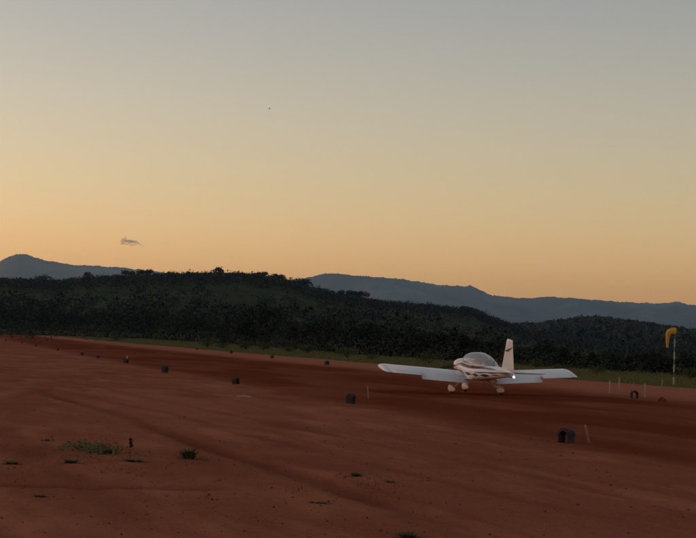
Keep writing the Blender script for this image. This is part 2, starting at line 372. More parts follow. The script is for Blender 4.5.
def land_z(x, y):
    """ground or the hill above it"""
    az, r = math.atan2(x, y), math.hypot(x, y); z = gz(x, y)
    if r > RA0: z = max(z, float(hill_z('A', np.array(az), np.array(r))))
    return z
def place_tree(px, dist, topy, kind, label, group, wide=1., name='broadleaf_tree', rg=random):
    az, el = azel(px, topy); x, y = dist * math.sin(az), dist * math.cos(az); z = land_z(x, y)
    h = max(1.2, CAMH + el * dist - z); ms = TREES[kind]; tm, cm = ms[rg.randrange(len(ms))]
    t = thing(name, label, 'tree', (x, y, z), group, (0, 0, rg.random() * 6.28)); t.scale = (h * wide, h * wide, h)
    obj('trunk', tm, t); obj('crown', cm, t); return t

# tree belt along the far side of the strip: (x, y of the top) read from the photo, the distance from where the belt stands
TOPS = [(-12, 302), (0, 300), (14, 305), (28, 300), (43, 304), (58, 299), (72, 306), (86, 308), (100, 299), (114, 304), (128, 306), (143, 298), (158, 303), (172, 307), (188, 304), (203, 309),
        (218, 311), (233, 308), (248, 312), (261, 304), (272, 302.5), (284, 308), (298, 316), (312, 313), (327, 315), (343, 311), (358, 310), (373, 315), (388, 318), (403, 316), (418, 320),
        (433, 324), (447, 322), (462, 329), (476, 333), (490, 337), (503, 341), (516, 345), (529, 344), (541, 342), (553, 340), (565, 345), (578, 350), (592, 351), (605, 349), (617, 352),
        (630, 354), (641, 350), (650, 348.5), (660, 350), (672, 355), (684, 351), (697, 350), (710, 352)]
def belt_dist(px): return float(np.interp(px, [-20, 150, 200, 270, 350, 450, 520, 600, 710], [640, 590, 470, 355, 248, 198, 175, 152, 134]))
rt = random.Random(5)
for i, (px, ty) in enumerate(TOPS):
    kind = rt.choice(['round', 'bushy', 'bushy', 'round', 'tall'])
    if px < 150: lab, g = 'dark tree in the belt at the far left end of the airstrip', 'belt trees at the left end of the strip'
    elif px in (261, 272): lab, g = ('left one' if px == 261 else 'right one') + ' of the tall near-black pair rising from the middle of the belt', 'tall dark pair in the middle of the belt'; kind = 'round'
    elif px < 330: lab, g = 'dark tree in the belt between the left end and the airplane', 'belt trees left of the airplane'
    elif px < 480: lab, g = 'dark tree in the belt directly behind the airplane', 'belt trees behind the airplane'
    elif px < 575: lab, g = 'blackish low tree in the clump right of the airplane tail', 'belt trees right of the tail fin'
    else: lab, g = 'low dark tree in the belt behind the windsock', 'belt trees behind the windsock'
    place_tree(px + rt.uniform(-2, 2), belt_dist(px) * rt.uniform(.97, 1.06), ty + float(np.interp(px, [0, 130, 255, 262, 275, 282, 360, 470, 520], [3, 5, 5, -1, -1, 5, 7, 3, 0])), kind, lab, g, rt.uniform(.95, 1.35), rg=rt)
# trees that break the skyline of the wooded hill
for px, ty, kind, wide, lab in [(43, 274, 'round', 1.5, 'broad flat-topped tree alone on the hill crest under the left mountain'), (88, 271, 'tall', 1.3, 'pointed tree on the crest right of the broad flat-topped one'),
        (130, 269.5, 'umbrella', 1.2, 'small umbrella-shaped tree on the crest below the cloud'), (146, 268.5, 'umbrella', 1.3, 'wider umbrella-shaped tree on the crest just right of the cloud'),
        (219, 266, 'tall', 1.5, 'highest tree on the hilltop skyline'), (237, 270.5, 'round', 1.3, 'round tree on the hilltop right of the highest one'), (262, 271, 'umbrella', 1.3, 'flat-crowned tree where the hilltop starts to fall'),
        (279, 273, 'umbrella', 1.2, 'open-crowned tree with sky showing beneath on the hill shoulder'), (303, 276.5, 'round', 1.5, 'bulky tree beside the notch between hill and right mountain'),
        (341, 289, 'tall', 1.2, 'spiky tree on the falling ridge before the right mountain'), (352, 289.5, 'umbrella', 1.1, 'thin tree next to the spiky one on the falling ridge'), (362, 290.5, 'umbrella', 1.2, 'flat-topped tree, last of the three on the falling ridge'),
        (466, 305.5, 'umbrella', 1.4, 'wide dark tree on the lower ridge above the airplane canopy'), (474, 307.5, 'round', 1.3, 'smaller tree touching the wide one above the airplane')]:
    place_tree(px, RA1, ty, kind, lab, 'trees standing out on the ridge', wide, 'ridge_tree', rt)
# paler shrubs in the turf before the belt
for px, by, ty, wide, lab in [(117, 341, 333, 1.2, 'pale green shrub farthest left in the turf'), (207, 348, 337, 1.2, 'rounded shrub at the turf edge below the highest ridge tree'), (222, 349, 341, 1.3, 'low shrub beside the rounded one on the turf'),
        (246, 350, 338, 1.2, 'rounded shrub below the left of the tall dark pair'), (264, 351, 339.5, 1.2, 'broad pale shrub directly below the tall dark pair'), (288, 353, 345, 1.3, 'low spreading shrub right of the broad pale one'),
        (308, 354, 342, 1.2, 'rounded shrub above the small tyre at the far edge'), (347, 358, 346, 1.3, 'wide shrub left of the airplane wing tip'), (372, 361, 353, 1.2, 'small shrub just beyond the left wing tip'),
        (430, 364, 352, 1.3, 'shrub peeking over the left wing'), (536, 369, 358, 1.3, 'pale shrub above the right wing'), (560, 372, 362, 1.2, 'small shrub above the right wing tip'),
        (596, 375, 365, 1.3, 'low shrub between wing tip and stakes'), (690, 380, 366, 1.2, 'shrub at the right edge beyond the windsock pole')]:
    x, y = hit(px, by); dist = math.hypot(x, y); az, el = azel(px, ty); z = gz(x, y); h = CAMH + el * dist - z
    t = thing('round_shrub', lab, 'shrub', (x, y, z), 'shrubs in the turf', (0, 0, rt.random() * 6)); t.scale = (h * wide, h * wide, h)
    a, b = SHRUBS[rt.randrange(3)]; obj('stem', a, t); obj('foliage', b, t)

# the woods behind: one mass of small crowns over valley and hills
def woods(name, label, n, r0, r1, a0, a1, kind, h0, h1, leaves, lsize, seed, material, clear=None):
    rg = np.random.default_rng(seed); az = np.radians(rg.uniform(a0, a1, n)); r = np.sqrt(rg.uniform(r0 ** 2, r1 ** 2, n))
    x, y = r * np.sin(az), r * np.cos(az); z = np.maximum(ground_z(x, y), hill_z(kind, az, r))
    keep = np.ones(n, bool)
    if clear is not None: keep = clear(az, r, rg)
    x, y, z, r = x[keep], y[keep], z[keep], r[keep]; n = len(x)
    h = rg.uniform(h0, h1, n) * (.75 + .5 * vnoise(x * .03, y * .03, 5)); a_ = np.arctan2(x, y)
    h = h * np.where((r < 1090) & (kind == 'A'), .62, 1.)
    h = np.minimum(h, CAMH + (CREST_A if kind == 'A' else CREST_B)(a_) * r - z + np.clip(rg.normal(size=n), -1.6, .7) * r / 1000); kp = h > 1.5; x, y, z, r, h = x[kp], y[kp], z[kp], r[kp], h[kp]; n = len(x)
    cen = np.stack([x, y, z + h * .55], -1)
    k = np.repeat(np.arange(n), leaves); m = len(k)
    d = rg.normal(size=(m, 3)); d /= np.linalg.norm(d, axis=1)[:, None]; d[:, 2] = np.where(rg.random(m) < .75, np.abs(d[:, 2]), d[:, 2])
    q = (.62 + .45 * rg.random(m))[:, None] * (1 + .15 * rg.normal(size=(m, 1)))
    P = cen[k] + d * q * (h[k] * .5)[:, None] * np.array([.95, .95, .95])
    a = np.cross(d + .7 * rg.normal(size=(m, 3)), rg.normal(size=(m, 3))); a /= np.linalg.norm(a, axis=1)[:, None]
    b = np.cross(a, d + .5 * rg.normal(size=(m, 3))); b /= np.linalg.norm(b, axis=1)[:, None]
    b *= np.where((np.cross(a, b) * d).sum(1) < 0, -1., 1.)[:, None]
    s = (lsize * h[k] * (.6 + .8 * rg.random(m)))[:, None]
    V = np.stack([P - a * s, P - b * s * .8, P + a * s, P + b * s * .8], 1).reshape(-1, 3); i = np.arange(m)[:, None] * 4
    F = i + [0, 1, 2, 3]
    return tag(obj(name, npmesh(name, V, F, material, normals=np.repeat(d + np.array([0, 0, .25]) + .2 * rg.normal(size=d.shape), 4, 0))), label, 'woods', kind='stuff')
def clearA(az, r, rg):
    c = np.ones(len(az), bool); x = r * np.sin(az); y = r * np.cos(az); s, D = sD(x, y)
    front = np.interp(az, [azel(p, 340)[0] for p in (-20, 150, 200, 270, 350, 450, 520, 600, 710)], [640, 590, 470, 355, 248, 198, 175, 152, 134])
    c &= r > front * 1.05
    a1, a2 = azel(235, 300)[0], azel(360, 300)[0]                      # open field on the flank of the hill
    f = (az > a1) & (az < a2) & (np.abs(r - 800 - 260 * (az - a1) / (a2 - a1)) < 42)
    c &= ~(f & (rg.random(len(az)) > .06))
    dens = np.where(r > 1090, 1., .07 + .75 * sstep(.45, .68, vnoise(x * .0075, y * .0075, 33)))
    dens = np.where(r > 1090, dens, dens * np.interp(az, [azel(330, 320)[0], azel(420, 320)[0]], [1., .35]))
    c &= rg.random(len(az)) < dens
    return c
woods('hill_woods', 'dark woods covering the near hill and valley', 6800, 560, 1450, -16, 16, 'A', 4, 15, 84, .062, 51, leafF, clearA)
def clearV(az, r, rg):
    return clearA(az, r, rg) | ((rg.random(len(az)) < .5) & (r > 330))
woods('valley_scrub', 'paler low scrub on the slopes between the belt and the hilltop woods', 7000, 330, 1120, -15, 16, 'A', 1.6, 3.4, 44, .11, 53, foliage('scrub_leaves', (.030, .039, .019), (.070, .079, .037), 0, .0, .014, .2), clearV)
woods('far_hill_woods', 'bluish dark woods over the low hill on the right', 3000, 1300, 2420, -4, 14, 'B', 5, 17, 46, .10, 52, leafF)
def undergrowth(n, leaves, seed):
    rg = np.random.default_rng(seed); px = rg.uniform(-40, 730, n); az = np.array([azel(p, 340)[0] for p in px]); bd = np.interp(px, [-20, 150, 200, 270, 350, 450, 520, 600, 710], [640, 590, 470, 355, 248, 198, 175, 152, 134])
    r = bd * np.where(px < 190, .92 + .11 * rg.random(n), .965 + .06 * rg.random(n)); x, y = r * np.sin(az), r * np.cos(az); z = np.maximum(ground_z(x, y), np.where(r > RA0, hill_z('A', az, r), -9)); h = (.8 + 1.6 * rg.random(n)) * (.6 + .8 * vnoise(x * .06, y * .06, 6)) * np.clip(bd / 300, .5, 1.9)
    k = np.repeat(np.arange(n), leaves); m = len(k); d = rg.normal(size=(m, 3)); d /= np.linalg.norm(d, axis=1)[:, None]; d[:, 2] = np.abs(d[:, 2])
    P = np.stack([x, y, z + .05 * h], -1)[k] + d * ((.55 + .5 * rg.random(m)) * h[k])[:, None] * np.array([.9, .9, .95])
    a = np.cross(d + .8 * rg.normal(size=(m, 3)), rg.normal(size=(m, 3))); a /= np.linalg.norm(a, axis=1)[:, None]; b = np.cross(a, d + .5 * rg.normal(size=(m, 3))); b /= np.linalg.norm(b, axis=1)[:, None]
    b *= np.where((np.cross(a, b) * d).sum(1) < 0, -1., 1.)[:, None]
    s = ((.05 * h[k] + .05) * (.6 + .8 * rg.random(m)))[:, None]
    V = np.stack([P - a * s, P - b * s * .8, P + a * s, P + b * s * .8], 1).reshape(-1, 3)
    return npmesh('undergrowth', V, np.arange(4 * m).reshape(-1, 4), leafA, normals=np.repeat(d + np.array([0, 0, .25]), 4, 0))
tag(obj('undergrowth', undergrowth(1100, 150, 54)), 'dark undergrowth closing the foot of the tree belt', 'undergrowth', kind='stuff')

# turf along the far side: blades too many to count
def turf_blades(n, seed):
    rg = np.random.default_rng(seed); s = rg.uniform(-5, 1, n); s = 55 + 520 * rg.random(n) ** 2.2; D = 33.6 + 40 * rg.random(n) ** 1.5
    D = D - 2.4 * fbm(s * .06, D * .1, 4, 50) + .2
    x, y = xy(s, D); keep = np.abs(np.arctan2(x, y)) < math.radians(14); x, y, s, D = x[keep], y[keep], s[keep], D[keep]; n = len(x)
    z = ground_z(x, y); far = np.clip(np.hypot(x, y) / 90, 1, 4)
    cl = np.clip(.25 + 1.5 * vnoise(s * .35, D * .35, 70), .2, 1.6) * sstep(33, 37, D + .5)
    h = (.05 + .17 * rg.random(n)) * cl + .03; wd = (.02 + .03 * rg.random(n)) * far; an = rg.random(n) * 6.283; ln = rg.normal(size=(n, 2)) * .35 * h[:, None]
    dx, dy = np.cos(an) * wd, np.sin(an) * wd
    V = np.stack([np.stack([x - dx, y - dy, z - .02], -1), np.stack([x + dx, y + dy, z - .02], -1), np.stack([x + ln[:, 0], y + ln[:, 1], z + h], -1)], 1).reshape(-1, 3)
    return npmesh('turf_blades', V, np.arange(3 * n).reshape(-1, 3), foliage('turf_grass', (.092, .098, .034), (.160, .152, .062), 0, .3, .2))
tag(obj('turf_grass', turf_blades(90000, 61)), 'rough grass between the red dirt and the trees', 'grass', kind='stuff')

# loose clods and pebbles
def clods(n, seed):
    rg = np.random.default_rng(seed); az = np.radians(rg.uniform(-12, 12, n)); r = 13 + 75 * rg.random(n) ** 1.7; x, y = r * np.sin(az), r * np.cos(az)
    z = ground_z(x, y); sz = .004 + .016 * rg.random(n) ** 9 + .004 * rg.random(n)
    o = np.array([(1, 0, 0), (0, 1, 0), (-1, 0, 0), (0, -1, 0), (0, 0, .8), (0, 0, -.5)], float)
    f = np.array([(0, 1, 4), (1, 2, 4), (2, 3, 4), (3, 0, 4), (1, 0, 5), (2, 1, 5), (3, 2, 5), (0, 3, 5)])
    P = o[None] * sz[:, None, None] * (1 + .35 * rg.normal(size=(n, 6, 3))); P += np.stack([x, y, z + sz * .2], -1)[:, None]
    return npmesh('clods', P.reshape(-1, 3), (np.arange(n)[:, None, None] * 6 + f[None]).reshape(-1, 3), mat('clod', (.16, .050, .028), .95, var=.4, scale=3, spec=.1))
tag(obj('dirt_clods', clods(3600, 62)), 'loose clods and pebbles scattered over the red dirt', 'clods', kind='stuff')

# ------------------------------------------------------------------ airplane
white = mat('white_paint', (.82, .84, .845), .34, var=.04, scale=2, coat=.3)
maroon = mat('maroon_paint', (.14, .022, .028), .35, var=.1, scale=3, coat=.3)
darkp = mat('dark_paint', (.05, .035, .04), .4, var=.1, scale=3)
grey = mat('grey_metal', (.35, .35, .36), .4, .6, var=.1, scale=5)
dusty = mat('dusty_white_paint', (.74, .64, .59), .5, var=.12, scale=5)
black = mat('black_rubber', (.028, .027, .026), .8, var=.25, scale=8, bump=.2)
seatm = mat('cabin_trim', (.13, .12, .115), .8, var=.15, scale=6)

AP = thing('light_airplane', 'white low-wing light airplane with maroon side stripes rolling away nose up', 'airplane')
ax_, ay_ = [(a + b) / 2 for a, b in zip(hit(452, 391.6), hit(500, 393.6))]
AP.matrix_world = Matrix.Translation((ax_, ay_, gz(ax_, ay_) + .0)) @ Matrix.Rotation(math.pi / 2 - TH, 4, 'Z') @ Matrix.Rotation(math.radians(-6.0), 4, 'Y')
# body frame: x forward, y to port, z up, origin on the ground between the main wheels
ST = np.array([  # x, z bottom, z top, half width, squareness
    (1.98, .84, .92, .05, 2.0), (1.94, .76, .98, .20, 2.1), (1.84, .68, 1.07, .34, 2.3), (1.65, .62, 1.125, .43, 2.5), (1.35, .57, 1.155, .49, 2.7), (.95, .545, 1.165, .53, 2.9),
    (.4, .54, 1.16, .555, 3.0), (0, .54, 1.15, .56, 3.0), (-.5, .565, 1.15, .545, 2.9), (-1.0, .63, 1.18, .48, 2.7), (-1.5, .715, 1.235, .40, 2.5), (-2.1, .83, 1.29, .305, 2.4),
    (-2.8, .955, 1.335, .205, 2.3), (-3.4, 1.055, 1.36, .125, 2.2), (-3.9, 1.125, 1.355, .065, 2.1), (-4.12, 1.15, 1.34, .03, 2.0)])
def st(x):
    o = np.argsort(ST[:, 0]); return [float(np.interp(x, ST[o, 0], ST[o, k])) for k in range(1, 5)]
def ring(x, n=40, a0=0., a1=2 * math.pi):
    zb, zt, hw, e = st(x); zc, hh = (zb + zt) / 2, (zt - zb) / 2; out = []
    for k in range(n):
        t = a0 + (a1 - a0) * k / n; c, s = math.cos(t), math.sin(t)
        out.append((x, hw * math.copysign(abs(c) ** (2 / e), c), zc + hh * math.copysign(abs(s) ** (2 / e), s)))
    return out
def side_pt(x, f, side, off):
    """point on the flank at height fraction f (-1 belly, 1 top)"""
    zb, zt, hw, e = st(x); s = f; c = max(0, 1 - abs(s) ** e) ** (1 / e)
    return (x, side * (hw * c + off), (zb + zt) / 2 + (zt - zb) / 2 * s)
def loft(xs, n=40):
    V, F = [], []
    for x in xs: V += ring(x, n)
    for i in range(len(xs) - 1):
        for k in range(n): F.append((i * n + k, (i + 1) * n + k, (i + 1) * n + (k + 1) % n, i * n + (k + 1) % n))
    F.append(tuple(range(n))); F.append(tuple((len(xs) - 1) * n + k for k in range(n))[::-1])
    return V, F
obj('fuselage', newmesh('fuselage', *loft(np.linspace(.93, -4.12, 46)), white, True), AP)
cow = obj('cowling', newmesh('cowling', *loft([1.98, 1.96, 1.94, 1.9, 1.84, 1.75, 1.65, 1.5, 1.35, 1.15, .945]), white, True), AP)
def box(cx, cy, cz, sx, sy, sz):
    V = [(cx + a * sx / 2, cy + b * sy / 2, cz + c * sz / 2) for a in (-1, 1) for b in (-1, 1) for c in (-1, 1)]
    return V, [(0, 1, 3, 2), (4, 6, 7, 5), (0, 4, 5, 1), (2, 3, 7, 6), (0, 2, 6, 4), (1, 5, 7, 3)]
# cooling outlet under the cowling and the two exhaust stubs
obj('air_outlet', newmesh('air_outlet', *box(1.0, 0, .535, .22, .5, .06), darkp), cow)
for sy in (-1, 1):
    obj('exhaust_pipe', newmesh('exhaust_pipe', *tube([(1.1, .16 * sy, .56), (.92, .17 * sy, .50), (.78, .17 * sy, .47)], [.025, .025, .025], 10), grey, True), AP)
    V, F = tube([(1.955, .2 * sy, .90), (1.90, .2 * sy, .90)], [.075, .06], 14); obj('air_inlet', newmesh('air_inlet', V, F, darkp), cow)
# spinner and propeller
pr = obj('spinner', newmesh('spinner', *tube([(1.975, 0, .88), (2.05, 0, .88), (2.14, 0, .88), (2.22, 0, .88), (2.26, 0, .88)], [.155, .15, .115, .06, .008], 20), white, True), AP)
def blade(sgn, an):
    V, F = [], []; c, s = math.cos(an), math.sin(an)
    for r, ch, tw in ((.10, .09, 55), (.25, .13, 40), (.45, .14, 28), (.7, .12, 20), (.86, .085, 16), (.9, .03, 15)):
        a = math.radians(tw); ct, sn_ = math.cos(a), math.sin(a)
        for u, v in ((-.5, 0), (-.15, .1), (.25, .07), (.5, 0), (.25, -.03), (-.15, -.04)):
            tx, ty = u * ch * sn_ + v * ch * ct, u * ch * ct - v * ch * sn_
            V.append((2.04 + tx, sgn * (r * c) - ty * s * sgn, .88 + sgn * r * s + ty * c * sgn))
    for i in range(5):
        for k in range(6): F.append((i * 6 + k, i * 6 + (k + 1) % 6, (i + 1) * 6 + (k + 1) % 6, (i + 1) * 6 + k))
    F.append(tuple(range(30, 36))); F.append((5, 4, 3, 2, 1, 0)); return V, F
for sg in (1, -1): obj('propeller_blade', newmesh('propeller_blade', *blade(sg, math.radians(-14)), mat('blade_black', (.03, .03, .032), .5, var=.1), True), pr)

# wings
def foil(x, t=.13):
    return 5 * t * (.2969 * math.sqrt(max(x, 0)) - .126 * x - .3516 * x * x + .2843 * x ** 3 - .1036 * x ** 4)
def camber(x): return .028 * (1 - (2 * x - .7) ** 2 / 1.69) if x > 0 else 0
def foil_pts(c0, c1, n=12, t=.13):
    q = [c0 + (c1 - c0) * (.5 - .5 * math.cos(math.pi * k / (n - 1))) for k in range(n)]
    return [(x, camber(x) + foil(x, t)) for x in q[::-1]] + [(x, camber(x) - foil(x, t)) for x in (q[1:] if c0 == 0 else q)]
def span_loft(secs, closed=True):
    """secs: list of lists of points (x, y, z)"""
    n = len(secs[0]); V = [p for s in secs for p in s]; F = []
    for i in range(len(secs) - 1):
        for k in range(n): F.append((i * n + k, i * n + (k + 1) % n, (i + 1) * n + (k + 1) % n, (i + 1) * n + k))
    F.append(tuple(range(n))[::-1]); F.append(tuple((len(secs) - 1) * n + k for k in range(n))); return V, F
CH, LE, WZ, DIH, INC = 1.47, .66, .655, math.tan(math.radians(3.4)), math.radians(1.2)
def wpt(cx, cz, y, side, ch=CH, le=LE, dz=0.):
    x, z = -cx * ch, cz * ch; xr, zr = x * math.cos(INC) + z * math.sin(INC) * 0, z + x * math.sin(INC) * 1.0
    return (le + xr, side * y, WZ + (y - .45) * DIH + zr + .03 + dz)
def fixnormals(me):
    bm = bmesh.new(); bm.from_mesh(me); bmesh.ops.recalc_face_normals(bm, faces=bm.faces); bm.to_mesh(me); bm.free(); return me
for side in (1, -1):
    P = foil_pts(0, .765)
    secs = [[wpt(cx, cz, y, side) for cx, cz in P] for y in (.40, 1.2, 2.25, 3.385)]
    wg = obj('wing', fixnormals(newmesh('wing', *span_loft(secs), white, True)), AP)
    # moulded tip: full chord, drooping and rounding off
    Pt = foil_pts(0, 1.0); tips = []
    for y, sc_, dz_ in ((3.388, 1, 0), (3.44, .985, -.004), (3.50, .93, -.012), (3.545, .80, -.022), (3.57, .55, -.03)):
        mz = .03
        tips.append([wpt(.5 + (cx - .5) * (1 - (1 - sc_) * .35), mz + (cz - mz) * sc_, y, side, dz=dz_) for cx, cz in Pt])
    obj('wing_tip', fixnormals(newmesh('wing_tip', *span_loft(tips), white, True)), wg)
    lamp = obj('tip_lamp', newmesh('tip_lamp', *tube([wpt(.06, .02, 3.48, side), wpt(.03, .02, 3.52, side)], [.035, .02], 10), mat('lamp_lens', (.5, .5, .5), .1), True), wg)
    def surf(nm, y0, y1, defl, mt):
        Pf = foil_pts(.775, 1.0, 7); hx, hz = .785, camber(.785) - foil(.785) * .7; c, s = math.cos(defl), math.sin(defl); out = []
        for y in (y0, (y0 + y1) / 2, y1):
            row = []
            for cx, cz in Pf:
                dx, dz_ = cx - hx, cz - hz; row.append(wpt(hx + dx * c + dz_ * s, hz - dx * s + dz_ * c, y, side))
            out.append(row)
        return obj(nm, fixnormals(newmesh(nm, *span_loft(out), mt, True)), wg)
    surf('flap', .50, 2.24, math.radians(30), white); surf('aileron', 2.26, 3.382, math.radians(2), white)
    obj('wing_root_fairing', fixnormals(newmesh('wing_root_fairing', *span_loft([[wpt(.5 + (cx - .5) * sx, cz * sz, y, side) for cx, cz in foil_pts(0, 1.0)] for y, sx, sz in ((.38, 1.04, 1.5), (.50, 1.02, 1.15), (.56, 1.0, 1.02))]), white, True)), wg)
# tail
def sym(c0, c1, n=9, t=.09):
    q = [c0 + (c1 - c0) * (.5 - .5 * math.cos(math.pi * k / (n - 1))) for k in range(n)]
    return [(x, foil(x, t)) for x in q[::-1]] + [(x, -foil(x, t)) for x in (q[1:] if c0 == 0 else q)]
def tailplane(side, c0, c1, y0, y1, defl=0.):
    secs = []
    for f in (0, .5, .93, 1.0):
        y = y0 + (y1 - y0) * f; F0 = (y - .0) / 1.28; le = -3.12 - .26 * F0; te = -4.10 + .12 * F0; ch = le - te; th = .09 * (1 if f < .95 else .5)
        row = []
        for cx, cz in sym(c0, c1, 9, th):
            dx = cx - .6; row.append((le - (.6 + dx * math.cos(defl)) * ch, side * y, 1.262 + cz * ch - (dx * math.sin(defl) * ch)))
        secs.append(row)
    return span_loft(secs)
for side in (1, -1):
    hs = obj('horizontal_stabilizer', fixnormals(newmesh('horizontal_stabilizer', *tailplane(side, 0, .6, .03, 1.27), white, True)), AP)
    obj('elevator', fixnormals(newmesh('elevator', *tailplane(side, .61, 1.0, .09, 1.27, math.radians(-8)), white, True)), hs)
def fin(c0, c1, z0, z1):
    secs = []
    for f in (0, .4, .8, .95, 1.0):
        z = z0 + (z1 - z0) * f; g = (z - 1.3) / 1.1; le = -2.92 - .40 * g; te = -4.31 + .38 * g; ch = le - te; th = .085 if f < .97 else .05
        secs.append([(le - cx * ch - (.06 if f == 1 and c0 == 0 and cx < .1 else 0), cz * ch, z) for cx, cz in sym(c0, c1, 9, th)])
    return span_loft(secs)
fn = obj('vertical_fin', fixnormals(newmesh('vertical_fin', *fin(0, .62, 1.28, 2.40), white, True)), AP)
rd = obj('rudder', fixnormals(newmesh('rudder', *fin(.63, 1.0, 1.13, 2.40), white, True)), AP)
def finmark(side):
    pts = [(-3.28, 1.99, .012), (-3.45, 1.99, .035), (-3.64, 2.03, .045), (-3.84, 2.10, .03), (-3.99, 2.17, .008)]; V, F = [], []
    for x, z, h in pts:
        g = (z - 1.3) / 1.1; le = -2.92 - .40 * g; te = -4.31 + .38 * g; ch = le - te; yy = foil((le - x) / ch, .085) * ch + .004
        V += [(x, side * yy, z - h), (x, side * yy, z + h), (x, side * (yy - .004), z - h), (x, side * (yy - .004), z + h)]
    for i in range(4):
        a = 4 * i; b = a + 4; F += [(a, b, b + 1, a + 1), (a + 2, a + 3, b + 3, b + 2), (a, a + 2, b + 2, b), (a + 1, b + 1, b + 3, a + 3)]
    return V, F
for side in (1, -1): tag(obj('fin_mark', fixnormals(newmesh('fin_mark', *finmark(side), darkp)), fn), 'dark slanting brush-stroke mark on the fin')
# tail lamp, lit
tl = obj('tail_lamp', newmesh('tail_lamp', *tube([(-4.28, 0, 1.19), (-4.31, 0, 1.19), (-4.345, 0, 1.19), (-4.36, 0, 1.19)], [.028, .036, .030, .010], 12), mat('lit_lamp', (1, .97, .92), .3, var=0, emit=2.5), True), AP)
obj('lamp_housing', newmesh('lamp_housing', *tube([(-4.10, 0, 1.21), (-4.28, 0, 1.19)], [.03, .05], 12), white, True), tl)
# canopy: windscreen, bubble, frames
CAN = [(.66, 1.14, .02, .40), (.54, 1.14, .15, .47), (.38, 1.14, .27, .50), (.18, 1.14, .36, .515), (-.05, 1.14, .405, .515), (-.4, 1.145, .385, .50), (-.8, 1.16, .315, .46), (-1.2, 1.19, .215, .39), (-1.55, 1.225, .105, .30), (-1.8, 1.255, .02, .2)]
CAN = np.array(CAN)
def can_at(x):
    o = np.argsort(CAN[:, 0]); return [float(np.interp(x, CAN[o, 0], CAN[o, k])) for k in (1, 2, 3)]
def canopy(xs, n=22, off=0.):
    V, F = [], []
    for x in xs:
        zs, h, hw = can_at(x)
        for k in range(n + 1):
            a = math.pi * k / n; V.append((x, (hw + off) * math.copysign(abs(math.cos(a)) ** .85, math.cos(a)), zs - .02 + (h + .02 + off) * math.sin(a) ** .85))
    for i in range(len(xs) - 1):
        for k in range(n): F.append((i * (n + 1) + k, (i + 1) * (n + 1) + k, (i + 1) * (n + 1) + k + 1, i * (n + 1) + k + 1))
    return V, F
def glassmat():
    m = bpy.data.materials.new('canopy_glass'); m.use_nodes = True; t = m.node_tree; p = t.nodes['Principled BSDF']
    p.inputs['Base Color'].default_value = (.62, .63, .60, 1); p.inputs['Roughness'].default_value = .12; p.inputs['Alpha'].default_value = .42; p.inputs['Coat Weight'].default_value = 1.0
    n = t.nodes.new('ShaderNodeTexNoise'); n.inputs['Scale'].default_value = 3; mr = t.nodes.new('ShaderNodeMapRange'); mr.inputs[3].default_value = .44; mr.inputs[4].default_value = .58
    t.links.new(n.outputs[0], mr.inputs[0]); t.links.new(mr.outputs[0], p.inputs['Alpha']); return m
gm = glassmat()
obj('windscreen', newmesh('windscreen', *canopy(np.linspace(.66, .22, 9)), gm, True), AP)
cn = obj('canopy', newmesh('canopy', *canopy(np.linspace(.19, -1.8, 26)), gm, True), AP)
def hoop(x, rad, mt):
    V, F = canopy([x], 22, .006); return tube(V, [rad] * len(V), 6)
obj('windscreen_bow', newmesh('windscreen_bow', *hoop(.205, .02, white), white, True), cn)
for side in (1, -1):
    pth = [(x, side * (can_at(x)[2] + .008), can_at(x)[0] + .0) for x in np.linspace(.62, -1.75, 20)]
    obj('canopy_rail', newmesh('canopy_rail', *tube(pth, [.022] * 20, 6), white, True), cn)
# cabin seen through the glass
for sy in (-.24, .24):
    se = obj('seat_back', fixnormals(newmesh('seat_back', *span_loft([[(-.62 + q * .1 - z * .25, sy + w_ * sx_, .62 + z) for w_, q in ((-1, 0), (1, 0), (1, 1), (-1, 1))] for z, sx_ in ((0, .2), (.4, .2), (.66, .16), (.70, .12))]), seatm)), AP)
    # crew are not told apart in the photo; the headrests are
    obj('headrest', fixnormals(newmesh('headrest', *span_loft([[(-.82 + a * .07, sy + b * .1 * k, z) for a, b in ((-1, -1), (-1, 1), (1, 1), (1, -1))] for z, k in ((1.22, .8), (1.26, 1), (1.33, 1), (1.36, .8))]), seatm)), se)
obj('instrument_panel', newmesh('instrument_panel', *box(.36, 0, 1.12, .06, .86, .16), seatm), AP)
